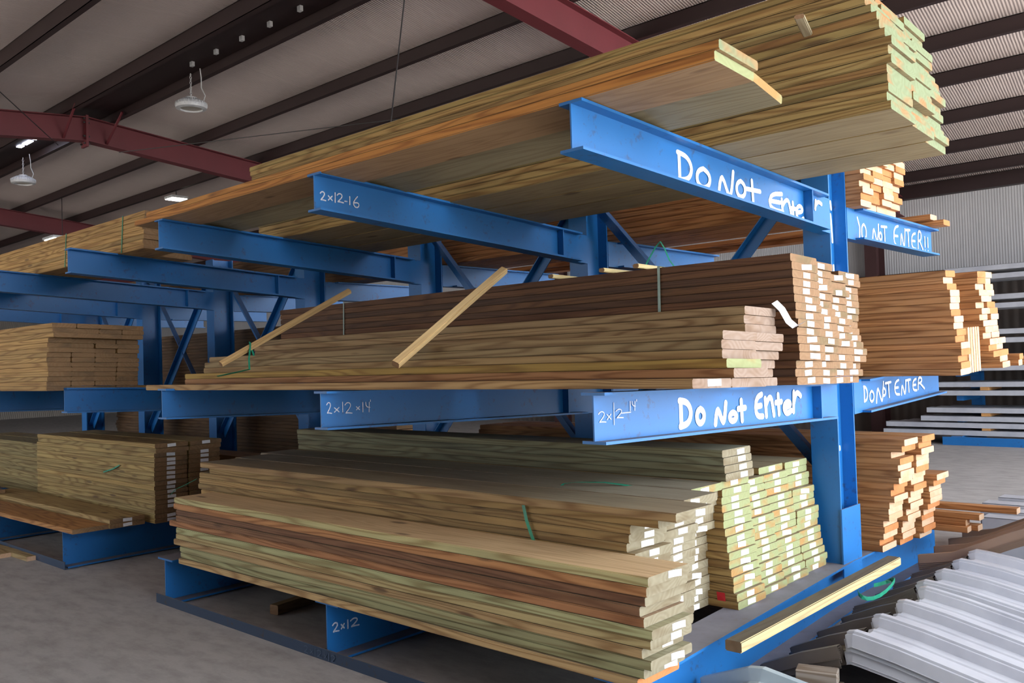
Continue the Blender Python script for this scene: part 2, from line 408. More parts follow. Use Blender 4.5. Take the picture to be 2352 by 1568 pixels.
highbay(-8.75, .62, 5.03, .2, 5.5, 'white round hanging lamp on a chain below the ridge, nearer one')
highbay(-14.9, .62, 5.03, .2, 5.5, 'white round hanging lamp at far left below the ridge slits')
for (x, y, z, lb) in ((-17.75, 2.33, 4.45, 'lit square lamp panel glowing above the far left bundle'), (-14.97, 3.51, 5.05, 'lit strip lamp glowing behind the top orange board')):
    t = empty('lamp_panel', (x, y, z), lb, 'lamp')
    e_ = .3 if x < -16 else .17
    bm = bmesh.new(); box(bm, -e_, e_, -e_, e_, .0, .05); obj('housing', bm, 'fixture', t)
    bm = bmesh.new(); box(bm, -.9*e_, .9*e_, -.9*e_, .9*e_, -.01, .0); obj('lit_panel', bm, 'lit', t)
    bm = bmesh.new(); tube(bm, [(0, 0, .05), (0, 0, zroof(y)-z+.2)], .008, 6); obj('hanger', bm, 'cable', t)
for pts, lb in (([(-3.6, -.3, 3.55), (-2.95, -.5, 5.3)], 'thin cable hanging down toward the top bundle'),
                ([(-11.6, .0, 4.95), (-3.8, -5.0, 4.75)], 'thin brace cable crossing the upper left corner'),
                ([(-11.6, .9, 4.98), (-3.8, 4.4, 4.9)], 'thin brace cable crossing behind the ridge toward the right')):
    bm = bmesh.new(); tube(bm, pts, .006, 6); tag(obj('brace_cable', bm, 'cable'), lb, 'cable')

# ------------------------------------------------------------------ stroke lettering
STK = {
 'D': [[(.1, 0), (.1, 1)], [(.0, 1), (.5, .97), (.85, .78), (1, .5), (.85, .2), (.5, .03), (0, 0)]],
 'O': [[(.5, 1), (.2, .9), (.02, .6), (.05, .25), (.3, .02), (.6, .02), (.9, .2), (1, .55), (.85, .88), (.5, 1)]],
 'o': [[(.5, 1), (.2, .9), (.02, .6), (.05, .25), (.3, .02), (.6, .02), (.9, .2), (1, .55), (.85, .88), (.5, 1)]],
 'N': [[(0, 0), (.18, 1), (.6, .1), (.82, 0), (1, 1)]],
 't': [[(.45, 1), (.5, 0)], [(0, .6), (1, .62)]],
 'E': [[(.95, 1), (.1, .95), (.0, .0), (1, .05)], [(.05, .5), (.8, .52)]],
 'n': [[(0, .95), (.08, 0)], [(.05, .55), (.35, .95), (.7, 1), (.85, .7), (1, 0)]],
 'e': [[(.08, .5), (.95, .6), (.9, .9), (.5, 1), (.1, .8), (0, .4), (.25, .05), (.6, 0), (1, .2)]],
 'r': [[(0, .1), (.12, 1)], [(.08, .5), (.3, .88), (.65, 1), (1, .8)]],
 'T': [[(0, .95), (1, 1)], [(.55, 1), (.6, 0)]],
 'R': [[(.1, 0), (.12, 1), (.6, 1), (.7, .72), (.45, .5), (.12, .5)], [(.4, .5), (1, 0)]],
 '!': [[(.5, 1), (.5, .35)], [(.5, .06), (.5, 0)]],
 ')': [[(0, 1), (.7, .7), (1, .45), (.6, 0)]],
 '1': [[(.6, 1), (.4, 0)]],
 '2': [[(0, .78), (.25, 1), (.7, .95), (.85, .7), (.5, .35), (0, .02), (.3, .08), (1, 0)]],
 '4': [[(.1, 1), (0, .45), (.95, .45)], [(.85, 1), (.75, 0)]],
 '6': [[(.75, 1), (.2, .65), (0, .3), (.25, .02), (.75, 0), (1, .25), (.75, .48), (.2, .4)]],
 'x': [[(0, 1), (1, 0)], [(0, 0), (1, 1)]],
 '-': [[(0, .5), (1, .5)]], "'": [[(.5, 1), (.4, 0)]],
}
def smooth(pl):
    if len(pl) < 3: return pl
    out = [pl[0]]
    for i in range(1, len(pl)-1):
        a, b_, c_ = pl[i-1], pl[i], pl[i+1]
        for t in (.3, .5, .7):
            m0 = ((a[0]+b_[0])/2, (a[1]+b_[1])/2) if i > 1 else a
            m1 = ((b_[0]+c_[0])/2, (b_[1]+c_[1])/2) if i < len(pl)-2 else c_
            out.append(((1-t)**2*m0[0]+2*t*(1-t)*b_[0]+t*t*m1[0], (1-t)**2*m0[1]+2*t*(1-t)*b_[1]+t*t*m1[1]))
        if i < len(pl)-2: out.append(((b_[0]+c_[0])/2, (b_[1]+c_[1])/2))
    out.append(pl[-1]); return out
def strokes(bm, pl, w, put):
    e0 = len(bm.faces)*2.5e-5                  # each stroke piece lies a hair over the previous one
    for i, p in enumerate(pl):
        c = [bm.verts.new(put(p[0]+w*math.cos(2*math.pi*k/14), p[1]+w*math.sin(2*math.pi*k/14), e0+i*5e-5)) for k in range(14)]
        bm.faces.new(c)
        if i:
            q = pl[i-1]; dx, dy = p[0]-q[0], p[1]-q[1]; L = math.hypot(dx, dy) or 1e-6
            nx, ny = -dy/L*w, dx/L*w
            bm.faces.new([bm.verts.new(put(*r_, e0+i*5e-5-2.5e-5)) for r_ in ((q[0]-nx, q[1]-ny), (p[0]-nx, p[1]-ny), (p[0]+nx, p[1]+ny), (q[0]+nx, q[1]+ny))])
def lettering(name, items, w, put, mat, parent, label):
    words = label.split(': ')
    k = 0
    for word in words[1].split():
        bm = bmesh.new()
        for ch, y0, y1, z0, z1 in items[k:k+len(word)]:
            for pl in STK[ch]:
                pl = [(y0+w*.8+(y1-y0-1.6*w)*a, z0+w*.8+(z1-z0-1.6*w)*b_) for a, b_ in smooth(pl)]
                strokes(bm, pl, w, put)
        k += len(word)
        o = obj(name, bm, mat, parent); o['label'] = words[0] + ' ' + word

# ------------------------------------------------------------------ racks
def column(x, parent, ztop=2.80):
    bm = bmesh.new()
    box(bm, x-.165, x, 0, .012, .293, ztop); box(bm, x-.165, x, .238, .25, .293, ztop); box(bm, x-.087, x-.079, .012, .238, .293, ztop)
    return obj('column', bm, 'blue', parent)
def arm(x, lv, tip, parent, sgn=-1, base_y=0.0, base_z=None, D=.179):
    """I-beam arm from its column to the tip; web in the plane x"""
    zt = (LV[lv][0] - .012) if base_z is None else base_z
    p0 = (x, base_y, zt); p1 = tip
    bm = bmesh.new(); tf = .012; hw = .058
    beam_prism(bm, p0, p1, -.0035, .0035, -D, 0)
    f = .12/abs(p1[1]-p0[1]); pc = lerp(p0, p1, f)
    for z0, z1 in ((0, tf), (-D-tf, -D)):
        beam_prism(bm, p0, p1, -hw, .004, z0, z1); beam_prism(bm, pc, p1, .004, hw, z0, z1)
    a = arm_o = obj('arm', bm, 'blue', parent)
    bm = bmesh.new(); f2 = .33/abs(p1[1]-p0[1]); ps = lerp(p0, p1, f2)
    if sgn < 0: box(bm, ps[0]+.004, ps[0]+.055, ps[1]-.005, ps[1]+.005, ps[2]-D, ps[2])
    box(bm, ps[0]-.055, ps[0]-.004, ps[1]-.005, ps[1]+.005, ps[2]-D, ps[2])
    obj('stiffener', bm, 'blue', a)
    put = lambda y, z, e: (p0[0]+(p1[0]-p0[0])*(y-p0[1])/(p1[1]-p0[1])+.0050+e, y, z)
    return a, put
def base(x0, x1, parent, yf=-2.33, yr=1.85):
    bm = bmesh.new(); tf = .012; zt = .281
    def sec(xa, ya, xb, yb):
        beam_prism(bm, (xa, ya, 0), (xb, yb, 0), -.004, .004, .02, zt)
        beam_prism(bm, (xa, ya, 0), (xb, yb, 0), -.1, .1, zt, zt+tf); beam_prism(bm, (xa, ya, 0), (xb, yb, 0), -.1, .1, .008, .02)
    sec(x0, .12, x1, yf); sec(x0, .12, x0, yr)
    a = obj('base_beam', bm, 'blue', parent)
    put = lambda y, z, e: (x0+(x1-x0)*(y-.12)/(yf-.12)+.0055+e, y, z)
    return a, put
def braces(xa, xb, parent):
    """crossed braces between neighbouring columns (xa < xb)"""
    for p, q in (((xa-.03, .14, 2.68), (xb-.14, .14, .80)), ((xa-.03, .10, .80), (xb-.14, .10, 2.68))):
        bm = bmesh.new(); d = (Vector(q)-Vector(p)).normalized(); n_ = Vector((-d.z, 0, d.x))
        P = Vector(p); Q = Vector(q)
        hexa(bm, [P+n_*.04, P-n_*.04, P-n_*.04+Vector((0, .008, 0)), P+n_*.04+Vector((0, .008, 0))], [Q+n_*.04, Q-n_*.04, Q-n_*.04+Vector((0, .008, 0)), Q+n_*.04+Vector((0, .008, 0))])
        e = n_*.04 if n_.z > 0 else -n_*.04
        hexa(bm, [P+e, P+e*.85, P+e*.85+Vector((0, -.05, 0)), P+e+Vector((0, -.05, 0))], [Q+e, Q+e*.85, Q+e*.85+Vector((0, -.05, 0)), Q+e+Vector((0, -.05, 0))])
        obj('cross_brace', bm, 'blue', parent)
def rail(xa, xb, parent, y=-2.35):
    bm = bmesh.new(); box(bm, xa, xb, y-.006, y, 0, .06); box(bm, xa, xb, y, y+.1, 0.0, .006)
    return obj('floor_rail', bm, 'rail', parent)

X1, X2, X3, X4, X5, X6, X7 = 0.0, -1.7954, -3.6081, -5.3559, -7.15, -8.95, -10.75
TU = {X1: (-.04, -2.348, 2.5393), X2: (-1.8054, -2.334, 2.5503), X3: (-3.6131, -2.323, 2.5463), X4: (-5.3349, -2.259, 2.5453)}
TM = {X1: (.005, -2.323, 1.3838), X2: (-1.8004, -2.330, 1.3898), X3: (-3.6111, -2.326, 1.4078), X4: (-5.3499, -2.301, 1.4198)}
def rack(name, xs, label, far=False):
    r = empty(name, (xs[-1], .12, 0), label, 'rack')
    r.matrix_world = Matrix.Translation((0, 0, 0)); r.location = (0, 0, 0)
    out = {}
    for x in xs:
        out['c', x] = column(x, r)
        out['u', x] = arm(x, 'u', TU.get(x, (x, -2.318, 2.5423)), r)
        out['m', x] = arm(x, 'm', TM.get(x, (x, -2.320, 1.4000)), r)
        out['ur', x] = arm(x, 'ur', (x, 1.79, 2.386), r, 1, .25, 2.39, .165)
        out['mr', x] = arm(x, 'mr', (x, 1.82, 1.396), r, 1, .25, 1.339, .179)
        out['b', x] = base(x-.083, x+(.07 if x == X1 else .0), r)
    for a, c in zip(xs, xs[1:]): braces(min(a, c), max(a, c), r)
    rail(min(xs)-.08, max(xs)+.1, r)
    return r, out
R1, P1 = rack('cantilever_rack', [X1, X2, X3], 'blue steel cantilever rack nearest the camera, lettered DO NOT ENTER on its end arms')
R2, P2 = rack('cantilever_rack', [X4, X5, X6, X7], 'blue steel cantilever rack at far left, without lettering')
# cover plate on the end column
bm = bmesh.new(); box(bm, .001, .009, -.01, .262, .20, .61); obj('cover_plate', bm, 'blue', P1['c', X1])
put = lambda y, z, e: (-.0765+e, y, z)
for pl in ([(.205, 2.44), (.212, 2.40)], [(.20, 2.36), (.207, 2.30), (.212, 2.23), (.214, 2.20)], [(.215, 2.05), (.217, 1.98)], [(.2, .95), (.201, .94)]):
    bm = bmesh.new(); strokes(bm, pl, .012, put)
    o = obj('paint_mark', bm, 'white_paint', P1['c', X1]); o['label'] = 'white spray paint dab'

a, put = P1['u', X1]
lettering('spray_lettering', [('D', -1.607, -1.473, 2.324, 2.468), ('O', -1.455, -1.317, 2.310, 2.420), ('N', -1.259, -1.095, 2.293, 2.443), ('o', -1.089, -.982, 2.306, 2.406), ('t', -1.0, -.83, 2.283, 2.422), ('E', -.754, -.579, 2.272, 2.392), ('n', -.61, -.485, 2.259, 2.367), ('t', -.506, -.437, 2.258, 2.359), ('e', -.449, -.345, 2.248, 2.351), ('r', -.21, -.109, 2.33, 2.399)], .0116, put, 'white_paint', a, 'white spray painted: DO NOt Enter')
a, put = P1['m', X1]
lettering('spray_lettering', [('D', -1.716, -1.599, 1.206, 1.343), ('o', -1.579, -1.49, 1.208, 1.297), ('N', -1.412, -1.287, 1.195, 1.312), ('o', -1.281, -1.189, 1.198, 1.262), ('t', -1.195, -1.101, 1.195, 1.315), ('E', -1.018, -.918, 1.195, 1.335), ('n', -.91, -.797, 1.2, 1.317), ('t', -.796, -.707, 1.202, 1.325), ('e', -.709, -.598, 1.198, 1.284), ('r', -.596, -.481, 1.192, 1.33)], .0148, put, 'white_paint', a, 'white spray painted: Do Not Enter')
lettering('chalk_lettering', [('2', -2.297, -2.248, 1.274, 1.321), ('x', -2.244, -2.214, 1.283, 1.307), ('1', -2.203, -2.188, 1.260, 1.350), ('2', -2.183, -2.132, 1.284, 1.324), ('-', -2.152, -2.079, 1.300, 1.309), ('1', -2.088, -2.078, 1.310, 1.350), ('4', -2.073, -2.044, 1.309, 1.349), ("'", -2.04, -2.034, 1.345, 1.355)], .0022, put, 'chalk', a, "chalked: 2x12-14'")
a, put = P1['ur', X1]
lettering('spray_lettering', [(')', .401, .448, 2.223, 2.36), ('O', .459, .547, 2.216, 2.328), ('N', .637, .76, 2.218, 2.349), ('o', .752, .806, 2.238, 2.30), ('T', .788, .899, 2.227, 2.346), ('E', 1.013, 1.123, 2.216, 2.373), ('N', 1.138, 1.243, 2.219, 2.362), ('T', 1.243, 1.342, 2.218, 2.365), ('E', 1.349, 1.452, 2.223, 2.351), ('R', 1.469, 1.61, 2.218, 2.375), ('!', 1.616, 1.652, 2.225, 2.341), ('!', 1.679, 1.715, 2.226, 2.34)], .0078, put, 'white_paint', a, 'white spray painted: D O NOT ENTER!!')
a, put = P1['mr', X1]
lettering('spray_lettering', [('D', .395, .462, 1.211, 1.314), ('O', .48, .562, 1.203, 1.282), ('N', .593, .734, 1.193, 1.331), ('o', .698, .763, 1.23, 1.291), ('T', .75, .861, 1.218, 1.326), ('E', .915, 1.014, 1.221, 1.334), ('N', 1.036, 1.139, 1.222, 1.319), ('T', 1.125, 1.23, 1.236, 1.33), ('E', 1.254, 1.345, 1.235, 1.33), ('R', 1.347, 1.501, 1.245, 1.338)], .0078, put, 'white_paint', a, 'white spray painted: DO NOT ENTER')
a, put = P1['u', X2]
lettering('chalk_lettering', [('2', -2.3, -2.262, 2.419, 2.472), ('x', -2.25, -2.22, 2.425, 2.453), ('1', -2.208, -2.198, 2.417, 2.474), ('2', -2.192, -2.147, 2.42, 2.474), ('-', -2.143, -2.123, 2.428, 2.437), ('1', -2.113, -2.102, 2.415, 2.464), ('6', -2.087, -2.041, 2.403, 2.47)], .0034, put, 'chalk', a, 'chalked: 2x12-16')
a, put = P1['m', X2]
lettering('chalk_lettering', [('2', -2.297, -2.263, 1.28, 1.344), ('x', -2.249, -2.215, 1.285, 1.313), ('1', -2.197, -2.19, 1.283, 1.34), ('2', -2.18, -2.13, 1.273, 1.337), ('x', -2.105, -2.08, 1.289, 1.31), ('1', -2.064, -2.054, 1.275, 1.332), ('4', -2.044, -2.007, 1.273, 1.331), ("'", -2.009, -2.003, 1.33, 1.342)], .0026, put, 'chalk', a, "chalked: 2x12x14'")
a, put = P1['b', X2]
lettering('chalk_lettering', [('2', -2.299, -2.254, .127, .181), ('x', -2.244, -2.218, .133, .162), ('1', -2.202, -2.192, .125, .175), ('2', -2.181, -2.119, .126, .176)], .004, put, 'chalk', a, 'chalked: 2x12')
rl = [c for c in R1.children if c.name.startswith('floor_rail')][0]
lettering('chalk_lettering', [('2', -1.971, -1.93, .008, .048), ('x', -1.915, -1.885, .012, .036), ('1', -1.87, -1.86, .008, .05), ('2', -1.85, -1.80, .008, .048), ('x', -1.785, -1.76, .012, .036), ('1', -1.745, -1.738, .006, .048), ('2', -1.725, -1.68, .006, .046)], .0025, lambda x, z, e: (x, -2.3572-e, z), 'faint_chalk', rl, 'faint chalked: 2x12x12')

# ------------------------------------------------------------------ boards
_mesh = {}
def board_mesh(L, w, t, side, end, face=None):
    k = (round(L, 3), w, t, side, end, face)
    if k in _mesh: return _mesh[k]
    bm = bmesh.new(); box(bm, -L/2, L/2, -w/2, w/2, -t/2, t/2)
    es = [e for e in bm.edges if abs((e.verts[0].co-e.verts[1].co).normalized().x) > .9]
    bmesh.ops.bevel(bm, geom=es, offset=.0042, segments=2, affect='EDGES')
    bm.normal_update()
    for f in bm.faces: f.material_index = 1 if abs(f.normal.x) > .9 else (2 if face and abs(f.normal.z) > .9 else 0)
    me = bpy.data.meshes.new('board'); bm.to_mesh(me); bm.free()
    me.materials.append(M[side]); me.materials.append(M[end])
    if face: me.materials.append(M[face])
    _mesh[k] = me
    return me
def tagmesh(w, h, mat, curl):
    k = ('tag', w, h, mat, curl)
    if k in _mesh: return _mesh[k]
    bm = bmesh.new(); n = 5; rows = []
    for i in range(n+1):
        u = i/n; d = curl*u*u
        rows.append([bm.verts.new((.0008+d*w, -w/2+w*u*(1-.35*curl*u), z)) for z in (-h/2, h/2)])
    for a, c in zip(rows, rows[1:]): bm.faces.new((a[0], c[0], c[1], a[1]))
    me = bpy.data.meshes.new('end_tag'); bm.to_mesh(me); bm.free(); me.materials.append(M[mat]); _mesh[k] = me
    return me
def vary(c, k=.10):
    f = 1+random.uniform(-k, k); g = random.uniform(-.04, .04)
    r, gg, b = lin(c)[:3]
    return (min(1, r*f*(1+g)), min(1, gg*f), min(1, b*f*(1-g)), 1)
GAP = .0385
def board(name, l, xr, L, s, h, label, group, col, side='wood', end='end_tan', w=.2858, t=.0364, tg=None, yaw=0.0, roll=0.0, cat='board', k=.12, face=None):
    """xr: x of its right end, s: distance of its middle from the column, h: height of its underside over the shelf"""
    if name == 'treated_board' and face is None and l != 'm': face = 'wood_face'
    o = bpy.data.objects.new(name, board_mesh(L, w, t, side, end, face)); COL.objects.link(o)
    o.location = W(l, xr-L/2, s, h+t/2)
    o.rotation_euler = (tilt(l)+roll, 0, yaw)
    o.color = vary(col, k)
    tag(o, label, cat, group)
    if tg:
        off, curl, mat = tg
        c = bpy.data.objects.new('end_tag', tagmesh(.074, .026, mat, curl)); COL.objects.link(c); c.parent = o
        c.location = (L/2+.0006, off, random.uniform(-.003, .003)); c.rotation_euler = (random.uniform(-.06, .06), 0, 0)
        c['label'] = 'white paper tag'
    return o
ORD = ['topmost', 'second', 'third', 'fourth', 'fifth', 'sixth', 'seventh', 'eighth', 'ninth', 'tenth', 'eleventh', 'twelfth', 'thirteenth', 'fourteenth', 'fifteenth', 'sixteenth', 'seventeenth', 'eighteenth', 'nineteenth', 'twentieth', 'twenty-first', 'twenty-second', 'twenty-third']
def nth(i, n):
    """ordinal from the top of the i-th board counted from below in a column of n"""
    k = n-1-i
    return ORD[k] + (' board' if k == 0 else ' board from the top')
CN = ['front', 'second', 'third', 'fourth']
def rt(p=.85, curl=None):
    if random.random() > p: return None
    return (random.uniform(-.012, .012), random.choice([0, 0, .05, .25]) if curl is None else curl, 'tag')

# top shelf: overhanging bundle of sixteen-foot boards, three columns wide
XU = [.862, .845, .852, .85, .848, .866, .855, .868, .842, .822, .812, .788, .765, .735, .715, .70]
cu = [(184, 156, 96), (178, 156, 100), (164, 126, 74), (172, 150, 92), (186, 152, 92), (164, 134, 80)]
for c, (s, dx) in enumerate(((1.265, 0), (.977, -.02), (.686, -.05))):
    for i in range(16):
        xr = (XU[i] if c == 0 else .86-.012*max(0, i-6)*(1.2 if c == 1 else .9)+random.uniform(-.025, .02)) + dx
        board('treated_board', 'u', xr, 4.74, s+random.uniform(-.004, .004), i*GAP, 'treated %s, %s column of the overhanging top bundle' % (nth(i, 16), CN[c]),
              'boards in the overhanging top bundle', cu[(i*5+c) % 6] if i > 1 else cu[0], 'wood', 'end_green')
# loose boards at the arm tips
board('treated_board', 'u', .592, 4.55, 2.19, 0, 'long orange treated board at the tips of the top arms, lower one', None, (205, 140, 66), 'wood', 'end_lime', k=.03)
board('treated_board', 'u', .555, 4.50, 1.882, .0175, 'treated board tipped against the orange board on the top arms', None, (176, 160, 118), 'wood', 'end_lime', k=.03, roll=-.128)
board('treated_board', 'u', .607, 4.40, 2.185, GAP, 'upper orange treated board resting on the lower orange one, top arms', None, (214, 150, 74), 'wood', 'end_green', k=.03)

# middle shelf: brown bundle, four columns, white tags
XM = [.318, .31, .315, .333, .332, .326, .324, .33, .318, .32, .314, .312, .31, .308, .306, .30]
cm = [(122, 82, 48), (98, 65, 40), (114, 76, 46), (92, 62, 40)]
for c, s in enumerate((1.047, .758, .471, .184)):
    for i in range(16 if c != 2 else 15):
        n = 16 if c != 2 else 15
        xr = XM[i] - (0, .05, .09, .15)[c] + (random.uniform(-.02, .02) if c else 0)
        board('treated_board', 'm', xr, 4.27, s, i*GAP, 'brown tagged %s, %s column of the middle bundle' % (nth(i, n), CN[c]),
              'tagged brown boards on the middle shelf', cm[(i*3+c) % 4], 'wood', 'end_tan', tg=rt(.95 if not (c == 0 and i == 15) else 0))
# middle shelf: loose grey-ended boards in front
mf = [('m', .42, 4.39, 2.125, 0, 'lowest front board on the middle arms, paper tag curling off its end'),
      ('m', .42, 4.30, 1.838, 0, 'grey-ended board on the middle arms, behind the lowest front board'),
      ('m', .43, 4.40, 1.838, 1, 'grey-ended board, second from the bottom of the front middle stack'),
      ('m', .40, 4.37, 1.838, 2, 'yellow-ended board, third from the bottom of the front middle stack'),
      ('m', .36, 4.13, 1.80, 3, 'grey-ended board, fourth from the bottom of the front middle stack'),
      ('m', .355, 4.12, 1.795, 4, 'cupped grey-ended board, fifth from the bottom of the front middle stack'),
      ('m', .345, 4.10, 1.765, 5, 'short-set grey-ended board, sixth from the bottom of the front middle stack')]
for l, xr, L, s, i, lb in mf:
    board('treated_board', l, xr, L, s, i*GAP, lb, None, [(190, 156, 106), (176, 144, 98), (180, 134, 90), (190, 160, 84), (172, 146, 100), (160, 138, 98), (164, 138, 96)][mf.index((l, xr, L, s, i, lb))], 'wood', 'end_grey' if i != 2 else 'end_lime',
          tg=(.0, .25, 'tag') if i == 0 and s > 2 else None, k=.05)
for i in range(9):
    board('treated_board', 'm', (.30, .28, .29, .31, .33, .335, .30, .295, .30)[i], 3.35+.0*i if i < 6 else 3.9, 1.495, i*GAP, 'grey-ended %s, short stack beside the tagged middle bundle' % nth(i, 9),
          'boards in the short middle stack', (166, 138, 98), 'wood', 'end_grey', k=.12)

# bottom shelf front stack of twelve-foot boards
XP = [.19, .212, .248, .212, .25, .26, .223, .207, .228, .241, .25]
LP = [3.57, 3.585, 3.62, 3.66, 3.67, 3.67, 3.73, 3.62, 3.65, 3.68, 3.68]
CP = [(212, 178, 124), (172, 172, 126), (186, 180, 130), (206, 172, 120), (198, 182, 130), (196, 198, 146), (190, 132, 86), (150, 106, 72), (142, 100, 70), (208, 150, 96), (208, 204, 150)]
NP = ['yellowish', 'greyish green', 'greyish green', 'grain-striped', 'grain-striped', 'pale green', 'reddish brown', 'dark brown', 'dark brown', 'orange-brown', 'pale wide']
for i in range(11):
    board('treated_board', 'b', XP[i], LP[i], 2.2+random.uniform(-.006, .006), i*GAP, '%s %s, front bottom stack nearest the camera' % (NP[i], nth(i, 11)),
          None, CP[i], 'wood_stained' if i in (7, 8) else 'wood', 'end_olive' if i != 0 else 'end_orange', tg=(.03, random.choice([0, .2]), 'tag') if i in (10, 5, 4, 3, 1, 2) else None, k=.04, face='wood_face_tan' if i == 10 else None)
# second stack behind it, three columns
for c, s in enumerate((1.905, 1.615, 1.325)):
    for i in range(15):
        xr = (-.06+.004*i*(i > 8), -.09+.006*(i-7)*(i > 7), -.18+.0045*i*(i > 9)+.02*(i == 14))[c] + random.uniform(-.012, .012)
        if c == 0 and i > 10: xr = (-.056, -.043, -.035, .105)[i-11]
        board('treated_board', 'b', xr, 3.62, s, i*GAP, 'stained %s, %s column of the second bottom stack' % (nth(i, 15), CN[c]),
              'boards in the second bottom stack', (182, 150, 96), 'wood_stained', 'end_olive', tg=rt(.95), k=.14)
board('treated_board', 'b', .215, 3.78, 1.945, 15*GAP+.002, 'wide top board of the second bottom stack, overhanging its end, tagged', None, (176, 148, 104), 'wood', 'end_olive', tg=(.04, 0, 'tag'), k=.03)
board('treated_board', 'b', .06, 3.70, 1.64, 15*GAP, 'dusty board lying flat behind the wide top board, bottom shelf', None, (166, 150, 128), 'wood', 'end_olive', tg=(-.05, 0, 'tag'), k=.03)
board('treated_board', 'b', -.08, 3.70, 1.35, 15*GAP, 'dusty board lying flat in front of the four grey-green top boards, bottom shelf', None, (160, 146, 128), 'wood', 'end_lime', tg=(-.02, 0, 'tag'), k=.03)
# green stack, four columns
XG = [-.02, -.025, -.042, -.041, -.051, -.061, -.059, -.069, -.068, -.077, -.084, -.082, -.089, -.09, -.085, -.093]
for c, s in enumerate((1.057, .770, .484, .197)):
    n = (16, 15, 16, 16)[c]
    for i in range(n):
        xr = XG[i] - (0, .03, .045, .05)[c] - (.006*max(0, i-9) if c else 0) + (random.uniform(-.012, .012) if c else 0)
        tg = rt(.97)
        board('treated_board', 'b', xr, 3.66, s, i*GAP, 'green-ended %s, %s column of the bottom right stack' % (nth(i, n), CN[c]),
              'green-ended boards on the bottom shelf', (172, 140, 84), 'wood', 'end_lime', tg=tg, k=.12)
for i in range(4):
    board('treated_board', 'b', -.062-.005*i, 3.66, 1.057, (16+i)*GAP, 'grey-green %s of the four laid over the bottom right stack' % nth(i, 4), 'four grey-green boards on the bottom right stack', (130, 128, 98), 'wood_stained', 'end_olive', tg=(.04, 0, 'tag'), k=.06)
# red tag on the front face of the green stack
rb = [o for o in COL.objects if o.get('label', '').startswith('green-ended fifteenth board from the top, front')][0]
c = bpy.data.objects.new('front_tag', tagmesh(.045, .045, 'tag_red', 0)); COL.objects.link(c); c.parent = rb
c.location = (3.66/2-.085, -.2858/2-.001, -.004); c.rotation_euler = (0, .15, -math.pi/2); c['label'] = 'red and white square tag'

# rear side of the near rack: orange studs
def stud(l, xr, L, s, h, label, group, light, w=.0889, t=.0381, **k):
    return board('pine_stud', l, xr, L, s, h, label, group, (196, 140, 88), 'wood', 'end_cream' if light else 'end_orange', w, t, cat='stud', **k)
XS = [.51, .515, .50, .52, .52, .49, .50, .485, .49, .475, .47, .475, .475, .46, .44, .455]
for i in range(16):
    stud('mr', XS[i], 4.2, .43, i*.0395, 'orange %s, front column on the rear middle arms' % nth(i, 16), 'studs in the front rear-middle column', i in (0, 4, 7, 8, 10, 11, 12, 14), w=.184)
for c, s in enumerate((.95, 1.137)):
    for i in range(16):
        if c == 0 and i < 2: continue
        stud('mr', .52-.003*i+random.uniform(-.02, .02)+.03*(i < 5), 4.0, s+.0, i*.0395, 'orange %s, %s column on the rear middle arms' % (nth(i, 16), ('second', 'third')[c]), 'studs in the rear middle columns', random.random() < .6, w=.184, k=.1)
for j in range(5):
    o = board('pine_stud', 'mr', .50, 3.6, .575+j*.05, .121, 'cream board on edge, %s of five standing between stud columns' % ('first', 'second', 'third', 'fourth', 'last')[j], 'boards on edge between stud columns', (226, 180, 130), 'wood_clean', 'end_cream', .28, .038, roll=math.pi/2, cat='stud')
for j, (xr, s, h) in enumerate(((.60, 1.33, 0), (.62, 1.44, 0), (.60, 1.36, GAP), (.78, 1.56, 0), (.82, 1.67, .0))):
    stud('mr', xr, 3.6, s, h, 'loose stud %s on the rear middle arms, beside the stud columns' % ('first', 'second', 'upper', 'fourth', 'last')[j], 'loose studs on the rear middle arms', j != 2, w=.1)
# rear bottom stacks
for c, (s, dx, n) in enumerate(((.30, 0, 18), (.565, .02, 18), (.84, .06, 11))):
    for i in range(n):
        f = i/17.0
        xr = .055+.17*f + random.uniform(-.02, .02) + dx - (.06 if c == 0 and i == 15 else 0)
        stud('br', xr, 3.6, s, i*GAP, 'reddish stud, %s, %s rear bottom stack' % (nth(i, n).replace(' board', ''), CN[c]), 'studs in the rear bottom stacks', random.random() < .62, w=.235, k=.1)
for j, (xr, s, h, yw) in enumerate(((.30, 1.08, 0, .03), (.34, 1.24, 0, -.02), (.28, 1.12, GAP, .03), (.55, 1.30, GAP*3, .02), (.36, 1.22, GAP*2, -.03))):
    stud('br', xr, 2.4, s, h, 'loose stud %s beside the rear bottom stacks' % ('first', 'second', 'third', 'fourth', 'last')[j], 'loose studs beside the rear bottom stacks', True, w=.1, yaw=yw)
# rear top bundle
for c in range(4):
    for i in range(13):
        stud('ur', .07+.007*i+random.uniform(-.02, .02)-.02*(i > 8)*(i-8)*.5, 4.6, .088+c*.173+.0, i*GAP, 'orange stud, %s, %s column of the rear top bundle' % (nth(i, 13).replace(' board', ''), CN[c]), 'studs in the rear top bundle', random.random() < .6, w=.171)
stud('ur', .155, 4.4, 1.40, .0, 'lower loose board near the tip of the rear top arm', None, False, w=.1397)
stud('ur', .09, 4.4, 1.33, GAP, 'upper loose board near the tip of the rear top arm', None, True, w=.1397)

